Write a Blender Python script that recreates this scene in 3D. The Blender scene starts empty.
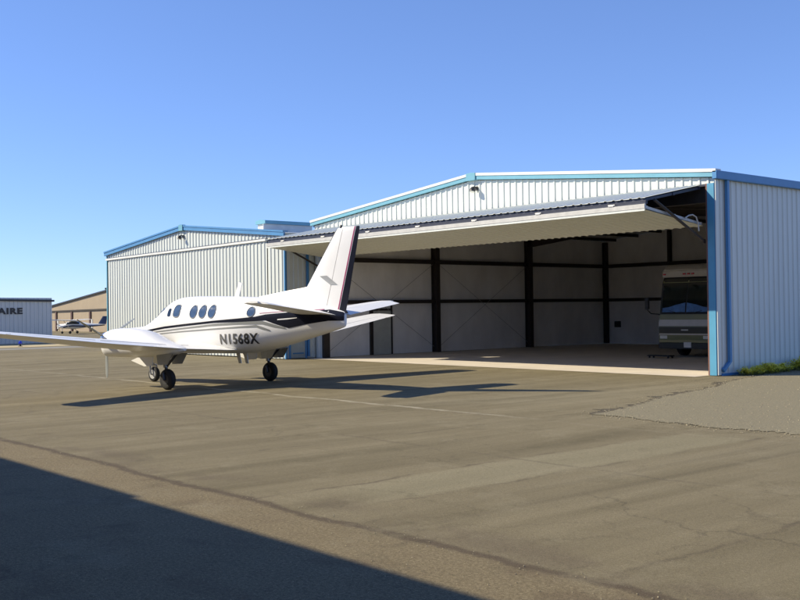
import bpy, bmesh, math, random
from math import sin, cos, pi, radians as RD
from mathutils import Vector, Matrix
random.seed(7)
S = bpy.context.scene
COL = S.collection

# ------------------------------------------------------------------ helpers
class MB:
    """collects vertices and faces, then links them as ONE mesh object"""
    def __init__(s): s.v = []; s.f = []
    def add(s, vs, fs):
        b = len(s.v); s.v += [tuple(p) for p in vs]; s.f += [tuple(b+i for i in f) for f in fs]; return s
    def box(s, x0, x1, y0, y1, z0, z1):
        v = [(x0,y0,z0),(x1,y0,z0),(x1,y1,z0),(x0,y1,z0),(x0,y0,z1),(x1,y0,z1),(x1,y1,z1),(x0,y1,z1)]
        return s.add(v, [(0,3,2,1),(4,5,6,7),(0,1,5,4),(1,2,6,5),(2,3,7,6),(3,0,4,7)])
    def beam(s, a, b, w, h, up=(0,0,1)):
        a = Vector(a); b = Vector(b); d = (b-a).normalized(); up = Vector(up)
        if abs(d.dot(up)) > .98: up = Vector((1,0,0))
        r = d.cross(up).normalized(); t = r.cross(d)
        v = []
        for p in (a, b):
            for i, j in ((-1,-1),(1,-1),(1,1),(-1,1)): v.append(p + r*(i*w/2) + t*(j*h/2))
        return s.add(v, [(0,1,2,3),(7,6,5,4),(0,4,5,1),(1,5,6,2),(2,6,7,3),(3,7,4,0)])
    def tube(s, pts, r, n=8, cap=True):
        pts = [Vector(p) for p in pts]; rings = []
        rr = r if isinstance(r, (list, tuple)) else [r]*len(pts)
        prev = None
        for i, p in enumerate(pts):
            d = (pts[min(i+1, len(pts)-1)] - pts[max(i-1, 0)]).normalized()
            ref = prev if prev is not None else (Vector((0,0,1)) if abs(d.z) < .9 else Vector((1,0,0)))
            a = d.cross(ref).normalized(); c = a.cross(d).normalized(); prev = c
            rings.append([p + (a*cos(2*pi*k/n) + c*sin(2*pi*k/n))*rr[i] for k in range(n)])
        return s.loft(rings, cap)
    def loft(s, rings, cap=True, closed=True):
        n = len(rings[0]); v = [p for r in rings for p in r]; f = []
        for i in range(len(rings)-1):
            for k in range(n if closed else n-1):
                k2 = (k+1) % n
                f.append((i*n+k, i*n+k2, (i+1)*n+k2, (i+1)*n+k))
        if cap:
            f.append(tuple(range(n-1, -1, -1))); f.append(tuple((len(rings)-1)*n+k for k in range(n)))
        return s.add(v, f)
    def lathe(s, c, axis, prof, n=24):
        c = Vector(c); axis = Vector(axis).normalized()
        ref = Vector((0,0,1)) if abs(axis.z) < .9 else Vector((1,0,0))
        a = axis.cross(ref).normalized(); b = a.cross(axis)
        return s.loft([[c + axis*t + (a*cos(2*pi*k/n)+b*sin(2*pi*k/n))*max(r, .0005) for k in range(n)] for t, r in prof], True)
    def prism(s, poly, axis, a, b):
        """poly in the two other axes, extruded along axis (0,1,2) from a to b"""
        def P(q, t):
            q = list(q); q.insert(axis, t); return tuple(q)
        n = len(poly); v = [P(q, a) for q in poly] + [P(q, b) for q in poly]
        f = [tuple(range(n-1,-1,-1)), tuple(range(n, 2*n))] + [(i, (i+1)%n, n+(i+1)%n, n+i) for i in range(n)]
        return s.add(v, f)
    def ibeam(s, a, b, w, h, up=(0,0,1), t=.02):
        a = Vector(a); b = Vector(b); d = (b-a).normalized(); up = Vector(up)
        r = d.cross(up).normalized(); q = r.cross(d)
        s.beam(a, b, t, h-2*t, up)
        s.beam(a+q*(h/2-t/2), b+q*(h/2-t/2), w, t, up); s.beam(a-q*(h/2-t/2), b-q*(h/2-t/2), w, t, up)
        return s
    def build(s, name, mat, parent=None, smooth=False, bevel=0, world=False, seg=2):
        me = bpy.data.meshes.new(name)
        v = s.v
        if world and parent is not None:
            L = parent.location; v = [(p[0]-L.x, p[1]-L.y, p[2]-L.z) for p in v]
        me.from_pydata(v, [], s.f); me.update()
        bm = bmesh.new(); bm.from_mesh(me)
        bmesh.ops.recalc_face_normals(bm, faces=bm.faces)
        if bevel:
            es = [e for e in bm.edges if len(e.link_faces) == 2 and e.calc_face_angle(0) > .5]
            bmesh.ops.bevel(bm, geom=es, offset=bevel, segments=seg, affect='EDGES', clamp_overlap=True)
        bm.to_mesh(me); bm.free()
        me.materials.append(mat)
        if smooth:
            for p in me.polygons: p.use_smooth = True
            me.set_sharp_from_angle(angle=RD(smooth if smooth > 1 else 40))
        o = bpy.data.objects.new(name, me); COL.objects.link(o)
        if parent is not None: o.parent = parent
        return o

def tag(o, label, cat, group=None):
    o['label'] = label; o['category'] = cat
    if group: o['group'] = group
    return o
def thing(name, label, cat, loc=(0,0,0), rz=0, group=None):
    o = bpy.data.objects.new(name, None); COL.objects.link(o); o.empty_display_size = .3
    o.location = loc; o.rotation_euler = (0,0,rz)
    return tag(o, label, cat, group)
def copy_tree(o, parent=None):
    c = o.copy(); COL.objects.link(c)
    if parent is not None: c.parent = parent
    for ch in list(o.children): copy_tree(ch, c)
    return c
def kind(o, k): o['kind'] = k; return o

# ------------------------------------------------------------------ materials
def mat(name, col, rough=.5, metal=0, var=.08, scale=3., bump=0, bscale=40., spec=.5, streak=None, coat=0):
    m = bpy.data.materials.new(name); m.use_nodes = True
    nt = m.node_tree; N = nt.nodes; L = nt.links; b = N['Principled BSDF']
    b.inputs['Roughness'].default_value = rough; b.inputs['Metallic'].default_value = metal
    b.inputs['Specular IOR Level'].default_value = spec
    if coat: b.inputs['Coat Weight'].default_value = coat; b.inputs['Coat Roughness'].default_value = .08
    tc = N.new('ShaderNodeTexCoord'); mp = N.new('ShaderNodeMapping'); L.new(tc.outputs['Object'], mp.inputs[0])
    if streak: mp.inputs['Scale'].default_value = streak
    nz = N.new('ShaderNodeTexNoise'); nz.inputs['Scale'].default_value = scale; nz.inputs['Detail'].default_value = 6
    nz.inputs['Roughness'].default_value = .62
    L.new(mp.outputs[0], nz.inputs['Vector'])
    cr = N.new('ShaderNodeValToRGB'); e = cr.color_ramp.elements
    e[0].position = .3; e[1].position = .7
    e[0].color = tuple(c*(1-var) for c in col)+(1,); e[1].color = tuple(min(1, c*(1+var)) for c in col)+(1,)
    L.new(nz.outputs['Fac'], cr.inputs[0]); L.new(cr.outputs[0], b.inputs['Base Color'])
    if bump:
        n2 = N.new('ShaderNodeTexNoise'); n2.inputs['Scale'].default_value = bscale; n2.inputs['Detail'].default_value = 3
        L.new(tc.outputs['Object'], n2.inputs['Vector'])
        bp = N.new('ShaderNodeBump'); bp.inputs['Strength'].default_value = bump; bp.inputs['Distance'].default_value = .02
        L.new(n2.outputs['Fac'], bp.inputs['Height']); L.new(bp.outputs[0], b.inputs['Normal'])
    return m

M = dict(
 panel = mat('white_steel_panel', (.655,.68,.635), .42, 0, .055, 1.3, streak=(6,6,.35)),
 panel_left = mat('cream_steel_panel', (.60,.635,.60), .42, 0, .06, 1.3, streak=(6,6,.35)),
 trim = mat('light_blue_trim', (.15,.37,.47), .4, 0, .06, 2),
 jamb = mat('door_jamb_blue', (.09,.31,.48), .4, 0, .06, 2),
 trim_blue = mat('blue_trim', (.07,.23,.46), .4, 0, .06, 2),
 roof_edge = mat('galvanised_roof_edge', (.62,.64,.62), .45, .1, .05, 2),
 roof = mat('galvanised_roof_sheet', (.55,.57,.57), .4, .5, .08, .6),
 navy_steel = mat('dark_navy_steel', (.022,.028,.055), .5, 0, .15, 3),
 steel = mat('dark_red_oxide_steel', (.030,.024,.022), .6, 0, .2, 4),
 liner = mat('vinyl_insulation_liner', (.86,.85,.83), .55, 0, .10, .9, bump=.25, bscale=2.2, streak=(1,1,.5)),
 ceiling = mat('roof_insulation', (.66,.65,.63), .7, 0, .15, 1),
 frame_grey = mat('grey_galvanised_frame', (.50,.49,.46), .5, .2, .12, 4),
 door_brown = mat('brown_weatherstrip', (.17,.08,.06), .7),
 light_metal = mat('dark_bronze_fixture', (.03,.03,.032), .4),
 lens = mat('frosted_lens', (.75,.75,.7), .3),
 galv = mat('dull_metal', (.35,.36,.37), .4, .7, .1, 5),
 pane = mat('dark_glass', (.012,.018,.024), .05, 0, .1, 2, spec=.8),
 paint = mat('aircraft_white_paint', (.80,.795,.775), .38, 0, .035, 1.6, coat=.15),
 navy = mat('navy_stripe_paint', (.007,.008,.016), .3, 0, .1, 2, spec=.3),
 magenta = mat('magenta_pinstripe', (.33,.03,.12), .3),
 greyst = mat('grey_stripe_paint', (.24,.245,.23), .3, 0, .05, 3),
 letters = mat('charcoal_lettering', (.04,.04,.04), .35, 0, .1, 3),
 emblem = mat('grey_emblem_paint', (.33,.34,.34), .35),
 porthole = mat('blue_tinted_porthole', (.05,.085,.15), .06, 0, .25, 6, spec=.9),
 boot = mat('rubber_deice_boot', (.02,.02,.021), .5),
 tyre = mat('black_tyre_rubber', (.014,.014,.014), .75, 0, .2, 12, bump=.2),
 hub = mat('white_wheel_hub', (.6,.6,.58), .35, .2),
 strut = mat('gear_strut_metal', (.42,.42,.41), .35, .6),
 oleo = mat('dark_gear_metal', (.07,.07,.075), .45, .4),
 blade = mat('grey_propeller_blade', (.30,.32,.31), .4, .2),
 chrome = mat('polished_metal', (.75,.75,.75), .15, 1.),
 red = mat('red_marker_lens', (.45,.03,.03), .25),
 # motorhome
 rv_white = mat('motorhome_white', (.52,.50,.46), .3, coat=.3),
 rv_olive = mat('motorhome_olive_beige', (.21,.22,.11), .3, 0, .08, 1.5, coat=.3),
 rv_tan = mat('motorhome_tan_stripe', (.26,.25,.12), .3, coat=.3),
 rv_dark = mat('motorhome_dark_olive', (.022,.024,.016), .4),
 rv_glass = mat('motorhome_windscreen', (.014,.02,.02), .05, spec=.8),
 shade = mat('windscreen_blue', (.06,.17,.42), .5, 0, .3, 5),
 black = mat('black_plastic', (.015,.015,.016), .5),
 # far buildings
 grey_wall = mat('pale_grey_panel', (.56,.59,.60), .45, 0, .05, 1, streak=(4,4,.3)),
 navy_edge = mat('dark_roof_edge', (.025,.03,.04), .5),
 tan_wall = mat('tan_panel', (.33,.26,.17), .6, 0, .08, .6),
 tan_door = mat('tan_door_panel', (.36,.29,.19), .6, 0, .08, .6),
 rust = mat('dark_brown_post', (.09,.045,.035), .6),
 darkopen = mat('dark_head_trim', (.03,.026,.024), .8),
 offwhite = mat('off_white_paint', (.70,.70,.66), .4),
 blue_lens = mat('blue_taxiway_lens', (.02,.04,.55), .2),
 cess = mat('small_aircraft_white', (.68,.69,.68), .3),
 cess_b = mat('small_aircraft_dark_blue', (.035,.05,.10), .3),
 bark = mat('tree_bark', (.08,.055,.035), .9, bump=.4),
 leaf = mat('tree_leaf', (.045,.075,.022), .6, 0, .4, .8),
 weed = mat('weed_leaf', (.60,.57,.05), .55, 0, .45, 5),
 sunlit_tip = mat('weed_sunlit_yellow', (.85,.70,.05), .6, 0, .2, 8),  # bright yellow that puts sunlight into the weeds' colour
 weed2 = mat('weed_stem', (.26,.27,.07), .6),
 rock = mat('pale_stone', (.42,.38,.31), .85, 0, .2, 6, bump=.5, bscale=14),
)

def nodes(name):
    m = bpy.data.materials.new(name); m.use_nodes = True
    return m, m.node_tree.nodes, m.node_tree.links, m.node_tree.nodes['Principled BSDF']

def asphalt():
    m, N, L, b = nodes('weathered_asphalt')
    b.inputs['Roughness'].default_value = .88; b.inputs['Specular IOR Level'].default_value = .25
    tc = N.new('ShaderNodeTexCoord')
    def noise(scale, sc=(1,1,1), detail=5, rough=.6, dist=0):
        mp = N.new('ShaderNodeMapping'); mp.inputs['Scale'].default_value = sc
        L.new(tc.outputs['Object'], mp.inputs[0])
        n = N.new('ShaderNodeTexNoise'); n.inputs['Scale'].default_value = scale; n.inputs['Detail'].default_value = detail
        n.inputs['Roughness'].default_value = rough; n.inputs['Distortion'].default_value = dist
        L.new(mp.outputs[0], n.inputs['Vector']); return n.outputs['Fac']
    def mth(op, a, bb=None, c=None, clamp=False):
        n = N.new('ShaderNodeMath'); n.operation = op; n.use_clamp = clamp
        for i, q in enumerate((a, bb, c)):
            if q is None: continue
            if isinstance(q, (int, float)): n.inputs[i].default_value = q
            else: L.new(q, n.inputs[i])
        return n.outputs[0]
    def rng(x, a, c, lo=0., hi=1.):
        n = N.new('ShaderNodeMapRange'); n.interpolation_type = 'SMOOTHSTEP'
        n.inputs[1].default_value = a; n.inputs[2].default_value = c; n.inputs[3].default_value = lo; n.inputs[4].default_value = hi
        L.new(x, n.inputs[0]); return n.outputs[0]
    def mix(c1, c2, f, blend='MIX'):
        n = N.new('ShaderNodeMix'); n.data_type = 'RGBA'; n.blend_type = blend
        for i, q in ((6, c1), (7, c2)):
            if isinstance(q, tuple): n.inputs[i].default_value = q
            else: L.new(q, n.inputs[i])
        if isinstance(f, (int, float)): n.inputs[0].default_value = f
        else: L.new(f, n.inputs[0])
        return n.outputs[2]
    sep = N.new('ShaderNodeSeparateXYZ'); L.new(tc.outputs['Object'], sep.inputs[0])
    X, Y = sep.outputs[0], sep.outputs[1]
    wob = mth('MULTIPLY', mth('SUBTRACT', noise(.5, detail=4), .5), .5)
    wob2 = mth('MULTIPLY', mth('SUBTRACT', noise(3.1, detail=7, rough=.75), .5), .24)
    Yw = mth('ADD', mth('ADD', Y, wob), wob2); Xw = mth('ADD', mth('ADD', X, wob), wob2)
    # paving passes run towards the hangars: long streaks across x
    col = mix((.150,.127,.074,1), (.212,.182,.112,1), rng(noise(.9, (1.3,.07,1), 6, .65), .28, .72))
    col = mix(col, (.242,.214,.140,1), mth('MULTIPLY', rng(noise(.16, (1,.5,1), 4, .6, .6), .5, .68), .55))
    col = mix(col, (.106,.090,.050,1), mth('MULTIPLY', rng(noise(.30, (1.4,.22,1), 5, .65, .8), .52, .72), .6))
    # tyre scuffs: thin darker lines along y
    col = mix(col, (.085,.071,.043,1), mth('MULTIPLY', rng(noise(1.6, (1.4,.025,1), 3, .5), .60, .72), .25))
    # a paler paving strip
    def band(v, a, c, soft): 
        return mth('MULTIPLY', rng(v, a-soft, a+soft), rng(v, c-soft, c+soft, 1, 0))
    strip = mth('MULTIPLY', band(Xw, 7.35, 8.5, .12), band(Yw, -20.0, -12.4, .5))
    col = mix(col, (.258,.234,.150,1), mth('MULTIPLY', strip, .55))
    for xs in (7.3, 8.55, 3.9, .4, -3.4, 12.2):
        col = mix(col, (.09,.072,.048,1), mth('MULTIPLY', band(Xw, xs-.035, xs+.035, .03), mth('MULTIPLY', rng(noise(.7, detail=3), .42, .62), .6)))
    # older coarse surface nearer than the joint at y = -21.05
    near = rng(Yw, -21.15, -20.95, 1, 0)
    coarse = mix((.120,.095,.052,1), (.262,.215,.130,1), rng(noise(30, detail=7, rough=.85), .38, .64))
    coarse = mix(coarse, (.105,.075,.046,1), mth('MULTIPLY', rng(noise(1.1, detail=5, rough=.7), .5, .66), .5))
    col = mix(col, coarse, mth('MULTIPLY', near, .85))
    col = mix(col, (.075,.055,.036,1), mth('MULTIPLY', band(Yw, -21.12, -20.98, .05), .75))
    col = mix(col, (.11,.086,.058,1), mth('MULTIPLY', band(Yw, -20.95, -20.3, .3), mth('MULTIPLY', rng(noise(.6, detail=4), .45, .6), .45)))
    # pale filled joint in line with the parking row
    col = mix(col, (.36,.33,.25,1), mth('MULTIPLY', band(Yw, -12.68, -12.52, .03), mth('MULTIPLY', mth('MULTIPLY', rng(noise(.8, detail=4), .36, .56), .8), mth('MULTIPLY', rng(X, 1.2, 4.5, 1, .12), rng(X, -26, -9.5, .25, 1)))))
    for ys in (-16.6, -9.3, -6.2):
        col = mix(col, (.10,.082,.056,1), mth('MULTIPLY', band(Yw, ys-.04, ys+.04, .04), mth('MULTIPLY', rng(noise(.5, detail=3), .48, .6), .45)))
    # mottled wear
    col = mix(col, (.256,.226,.148,1), mth('MULTIPLY', rng(noise(.75, detail=7, rough=.72), .52, .66), .38))
    col = mix(col, (.10,.085,.048,1), mth('MULTIPLY', rng(noise(1.3, detail=7, rough=.72, dist=.5), .54, .70), .42))
    # branching cracks
    for sc, wd, am, sd_ in ((.16,.0028,.34,.9), (.45,.0045,.2,.7)):
        dm = N.new('ShaderNodeTexNoise'); dm.inputs['Scale'].default_value = sd_; dm.inputs['Detail'].default_value = 7; dm.inputs['Roughness'].default_value = .7
        L.new(tc.outputs['Object'], dm.inputs['Vector'])
        va = N.new('ShaderNodeVectorMath'); va.operation = 'MULTIPLY_ADD'; va.inputs[1].default_value = (1.6,1.6,0); L.new(dm.outputs['Color'], va.inputs[0]); L.new(tc.outputs['Object'], va.inputs[2])
        vc = N.new('ShaderNodeTexVoronoi'); vc.feature = 'DISTANCE_TO_EDGE'; vc.inputs['Scale'].default_value = sc; L.new(va.outputs[0], vc.inputs['Vector'])
        col = mix(col, (.045,.036,.024,1), mth('MULTIPLY', rng(vc.outputs['Distance'], wd*.5, wd*1.6, 1, 0), mth('MULTIPLY', rng(noise(.33, detail=3), .47, .56), am)))
    # gravel and dirt tracked out of the lot on to the apron
    tr = mth('MULTIPLY', mth('MULTIPLY', rng(Yw, -13.4, -11.6, 0, 1), rng(Xw, 3.6, 6.5, 0, 1)), rng(noise(2.2, detail=7, rough=.75), .42, .56))
    t2_ = mth('MULTIPLY', mth('MULTIPLY', rng(mth('ADD', X, mth('MULTIPLY', Y, .296)), -.6, 1.3, 0, 1), rng(Y, -11.6, -10.5, 0, 1)), rng(noise(2.6, detail=7, rough=.75), .42, .56))
    col = mix(col, (.215,.185,.115,1), mth('MULTIPLY', mth('MAXIMUM', tr, t2_), .8))
    # oil spots
    vo = N.new('ShaderNodeTexVoronoi'); vo.inputs['Scale'].default_value = .42; L.new(tc.outputs['Object'], vo.inputs['Vector'])
    col = mix(col, (.07,.057,.042,1), mth('MULTIPLY', rng(vo.outputs['Distance'], .04, .16, 1, 0), mth('MULTIPLY', rng(noise(3.), .4, .6), .35)))
    col = mix(col, mix((.74,.72,.70,1), (1.22,1.22,1.22,1), rng(noise(26, detail=7, rough=.9), .36, .64)), .8, 'MULTIPLY')
    # aggregate speckle
    col = mix(col, mix((.60,.58,.55,1), (1.42,1.42,1.40,1), rng(noise(85, detail=6, rough=.9), .38, .62)), .9, 'MULTIPLY')
    L.new(col, b.inputs['Base Color'])
    bp = N.new('ShaderNodeBump'); bp.inputs['Strength'].default_value = .55; bp.inputs['Distance'].default_value = .012
    L.new(noise(150, detail=4, rough=.75), bp.inputs['Height']); L.new(bp.outputs[0], b.inputs['Normal'])
    return m
M['asphalt'] = asphalt()
M['gravel'] = mat('packed_gravel', (.205,.178,.108), .95, 0, .38, 34, bump=.35, bscale=220)
M['gravel_edge'] = mat('shaded_asphalt_edge', (.085,.069,.040), .95, 0, .55, 9, bump=.6, bscale=50)
M['pebble'] = mat('gravel_stone', (.29,.25,.16), .9, 0, .5, 30)
M['concrete'] = mat('smooth_concrete', (.60,.535,.44), .8, 0, .10, .7, bump=.15, bscale=30)
M['earth'] = mat('dry_earth', (.25,.20,.12), .95, 0, .3, .05)
M['pale_strip'] = mat('pale_edge_concrete', (.45,.37,.21), .9, 0, .12, .5)
M['lane'] = mat('grey_taxi_lane', (.22,.21,.18), .9, 0, .12, .4)

# ------------------------------------------------------------------ ground
def sheet(name, poly, z, m, th=0):
    mb = MB(); n = len(poly)
    mb.add([(x,y,z) for x,y in poly], [tuple(range(n))])
    return kind(mb.build(name, m), 'structure')
sheet('ground', [(-1500,-1500),(1500,-1500),(1500,1500),(-1500,1500)], -.012, M['earth'])
sheet('apron', [(-150,-75),(120,-75),(120,160),(-150,160)], 0, M['asphalt'])
sheet('taxi_lane', [(-49.3,-60),(-46.2,-60),(-46.2,60),(-49.3,60)], .004, M['lane'])
sheet('concrete_strip', [(-57.8,-60),(-50.6,-60),(-50.6,60),(-57.8,60)], .008, M['pale_strip'])
sheet('concrete_floor', [(-20.55,-.75),(-.32,-.75),(-.32,20.75),(-20.55,20.75)], .008, M['concrete'])
# gravel lot beside the right wall, its left and front edges ragged
def ragged(a, b, n, amp):
    out = []
    for i in range(n):
        t = i/n; x = a[0]+(b[0]-a[0])*t; y = a[1]+(b[1]-a[1])*t
        nx, ny = -(b[1]-a[1]), b[0]-a[0]; l = math.hypot(nx, ny); k = random.uniform(-amp, amp)
        out.append((x+nx/l*k, y+ny/l*k))
    return out
left_edge = ragged((.25,2.6), (4.4,-11.3), 260, .07); front_edge = ragged((4.4,-11.3), (40,-12.4), 700, .09)
def sway(L, a, n):          # slow wander on top of the fine crumble
    return [(x+a*sin(i*.061+n)+.6*a*sin(i*.017+2*n), y+a*sin(i*.045+1+n)+.5*a*sin(i*.19)) for i, (x, y) in enumerate(L)]
left_edge = sway(left_edge, .09, .3); front_edge = sway(front_edge, .12, 1.1)
sheet('gravel_lot', left_edge + front_edge + [(40,-12.4),(40,60),(.25,60)], .008, M['gravel'])
path = left_edge + front_edge
lo, hi = [], []
for i, (x, y) in enumerate(path):
    t = i/len(left_edge); k = .4+.5*sin(i*.085)+.4*sin(i*.21+1)+.3*sin(i*.53)
    w = (.05+.24*max(0,k)*random.uniform(.6,1.15)) if i < len(left_edge) else .07*max(0,k)*random.uniform(.0,1.2)
    d = (-1,-.3) if i < len(left_edge) else (-.1,-1)
    lo.append((x-d[0]*.12, y-d[1]*.12)); hi.append((x+d[0]*w, y+d[1]*w))
mb = MB(); n = len(path)
mb.add([(x,y,.004) for x,y in lo]+[(x,y,.004) for x,y in hi], [(i,i+1,n+i+1,n+i) for i in range(n-1)])
kind(mb.build('shaded_asphalt_edge', M['gravel_edge']), 'structure')  # dark strip in place of the shade a raised asphalt lip casts
# loose stones along the crumbled edges and over the lot, far too many to count
mb = MB()
def pebble(x, y, r):
    a = random.uniform(0, pi); v = []
    for k in range(5):
        t = a+2*pi*k/5; q = r*random.uniform(.7,1.2); v.append((x+q*cos(t), y+q*sin(t), .006))
    v.append((x+random.uniform(-.3,.3)*r, y+random.uniform(-.3,.3)*r, .006+r*random.uniform(.5,1.)))
    mb.add(v, [(k, (k+1)%5, 5) for k in range(5)]+[(4,3,2,1,0)])
for i in range(1500):
    x, y = random.choice(path[:520]); pebble(x+random.gauss(.10,.28), y+random.gauss(.0,.22), random.uniform(.006,.020))
for i in range(900):
    t = random.random()**1.3; y = -11.2+15*random.random(); x0 = 4.4-(y+11.3)/13.9*4.1
    pebble(x0+.2+random.random()*10, y, random.uniform(.008,.026))
for i in range(1800): pebble(random.uniform(-7,15), -20.9-5.2*random.random()**1.6, random.uniform(.003,.010))
for i in range(220): pebble(random.uniform(.12,1.3), random.uniform(.6,6), random.uniform(.008,.03))
kind(mb.build('loose_gravel', M['pebble']), 'stuff')

# ------------------------------------------------------------------ corrugated sheets
def ribbed(mb, p0, d, n, length, z0, z1, pitch=.305, h=.034, th=True):
    """ribbed vertical sheet starting at p0, running along d, ribs standing out along n; z0/z1 functions of s"""
    prof = []; s = 0.
    while s < length - 1e-6:
        for a, o in ((0,0),(pitch*.60,0),(pitch*.68,h),(pitch*.88,h),(pitch*.96,0)):
            if s+a < length: prof.append((s+a, o))
        s += pitch
    prof.append((length, 0))
    vs, fs = [], []
    for s, o in prof:
        x = p0[0]+d[0]*s+n[0]*o; y = p0[1]+d[1]*s+n[1]*o
        vs += [(x,y,z0(s)), (x,y,z1(s))]
    for i in range(len(prof)-1): fs.append((2*i,2*i+2,2*i+3,2*i+1))
    mb.add(vs, fs); return mb
def const(z): return lambda s: z

# ------------------------------------------------------------------ MAIN HANGAR
W, DEP, EAVE, RIDGE = 20.6, 20.8, 6.2, 7.2
HZ = 5.82                               # door head
H = thing('hangar', 'large white metal hangar with its wide bifold door folded open above a dark interior', 'hangar', (-W/2, 0, 0))
def hb(mb, name, m, parent=None, **k):
    o = mb.build(name, m, None, **k); o.parent = parent or H
    # vertices stay in world coordinates, shift by the root
    for v in o.data.vertices: v.co.x += W/2
    return o
slope = lambda s: EAVE-.22 + (RIDGE-EAVE)*(1-abs(s-W/2)/(W/2))
front = hb(ribbed(MB(), (-W,0), (1,0), (0,-1), W, const(HZ), slope), 'gable_wall', M['panel'])
side = hb(ribbed(MB(), (0,0.02), (0,1), (1,0), DEP, const(.05), const(EAVE-.15)), 'wall', M['panel'])
hb(ribbed(MB(), (-W,DEP), (0,-1), (-1,0), DEP-.02, const(.05), const(EAVE-.15)), 'wall', M['panel'])
hb(ribbed(MB(), (0,DEP), (-1,0), (0,1), W, const(.05), slope), 'wall', M['panel'])
# inner lining of the three walls and the roof
hb(MB().box(-W+.10,-W+.13, .06,DEP-.14, .02,EAVE-.25), 'wall_liner', M['liner'])
hb(MB().box(-.13,-.10, .3,DEP-.14, .02,EAVE-.25), 'wall_liner', M['liner'])
hb(MB().prism([(-W+.131,.02),(-.131,.02),(-.131,EAVE-.26),(-W/2,RIDGE-.26),(-W+.131,EAVE-.26)], 1, DEP-.13, DEP-.10), 'wall_liner', M['liner'])
# roof: outer sheet and lining below
hb(MB().prism([(-W-.12,EAVE-.03),(-W/2,RIDGE-.01),(.12,EAVE-.03),(.12,EAVE-.07),(-W/2,RIDGE-.05),(-W-.12,EAVE-.07)], 1, -.10, DEP+.1), 'roof', M['roof'])
hb(MB().prism([(-W+.1,EAVE-.20),(-W/2,RIDGE-.19),(-.1,EAVE-.20),(-.1,EAVE-.24),(-W/2,RIDGE-.23),(-W+.1,EAVE-.24)], 1, .06, DEP-.05), 'ceiling', M['ceiling'])
# rake trim: pale upper lip over a light-blue fascia, in two runs meeting at the ridge cap
for sx in (-1, 1):
    xe = -W/2 + sx*(W/2+.13); xi = -W/2 + sx*.24
    zr = lambda x: RIDGE - (RIDGE-EAVE)*abs(x+W/2)/(W/2)
    hb(MB().prism([(xe,zr(xe)-.20),(xi,zr(xi)-.20),(xi,zr(xi)-.06),(xe,zr(xe)-.06)], 1, -.145, -.03), 'rake_trim', M['trim'])
    hb(MB().prism([(xe,zr(xe)-.058),(xi,zr(xi)-.058),(xi,zr(xi)+.045),(xe,zr(xe)+.045)], 1, -.17, .12), 'roof_edge', M['roof_edge'])
hb(MB().prism([(-W/2-.238,RIDGE-.24),(-W/2+.238,RIDGE-.24),(-W/2+.238,RIDGE+.03),(-W/2,RIDGE+.055),(-W/2-.238,RIDGE+.03)], 1, -.19, .0), 'ridge_cap', M['trim'])
# side eave trim / gutter, corner trims, downspout
hb(MB().box(.005,.17, -.17,DEP+.1, EAVE-.27,EAVE-.02), 'gutter', M['trim_blue'], bevel=.012)
hb(MB().box(-W-.17,-W-.005, .0,DEP+.1, EAVE-.27,EAVE-.02), 'gutter', M['trim_blue'], bevel=.012)
hb(MB().box(.004,.045, -.05,.10, .03,EAVE-.275), 'corner_trim', M['panel'])
hb(MB().box(.0,.012, -.062,-.052, .03,EAVE-.275), 'corner_trim', M['trim_blue'])
dsp = MB(); dsp.box(.04,.13, .46,.57, .42,EAVE-.275)
dsp.add([(.04,.46,.42),(.13,.46,.42),(.13,.57,.42),(.04,.57,.42),(.04,.10,.20),(.13,.10,.20),(.13,.16,.11),(.04,.16,.11)], [(0,1,5,4),(1,2,6,5),(2,3,7,6),(3,0,4,7),(4,5,6,7)])
hb(dsp, 'downspout', M['trim_blue'])
hb(MB().box(.005,.05, .12,DEP, .0,.07), 'base_trim', M['trim_blue'])
# jambs beside the door
hb(MB().box(-.235,-.002, -.075,-.045, .02,HZ), 'door_jamb', M['jamb'])
hb(MB().box(-.29,-.238, -.07,.30, .02,HZ), 'door_reveal', M['door_brown'])
hb(ribbed(MB(), (-W+.02,-.004), (1,0), (0,-1), .50, const(.02), const(HZ), pitch=.25), 'jamb_wall', M['panel'])
hb(MB().box(-W+.53,-W+.68, -.05,.28, .02,HZ), 'door_jamb', M['steel'])
hb(MB().box(-W+.02,-.02, -.05,.04, HZ-.07,HZ-.005), 'door_head_flashing', M['navy_steel'])
hb(MB().box(-W+.7,-.34, .05,.30, HZ-.55,HZ-.02), 'door_header_beam', M['steel'])
# wall light under the ridge
def wall_light(x, y, z, parent, off):
    mb = MB().box(x-.07,x+.07, y-.05,y-.0, z-.05,z+.10)
    mb.tube([(x,y-.05,z+.05),(x,y-.12,z+.09),(x,y-.19,z+.05)], .025, 8)
    mb.lathe((x,y-.20,z+.05), (0,-.35,-1), [(-.03,.03),(.02,.08),(.10,.11),(.16,.11)], 14)
    o = mb.build('wall_light', M['light_metal'], parent)
    for v in o.data.vertices: v.co.x -= off[0]; v.co.y -= off[1]
    o2 = MB().lathe((x,y-.245,z-.095), (0,-.35,-1), [(-.01,.10),(.01,.10)], 14).build('light_lens', M['lens'], o)
    for v in o2.data.vertices: v.co.x -= off[0]; v.co.y -= off[1]
    return o
wall_light(-10.12, -.035, 6.62, H, (-W/2, 0))
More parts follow.
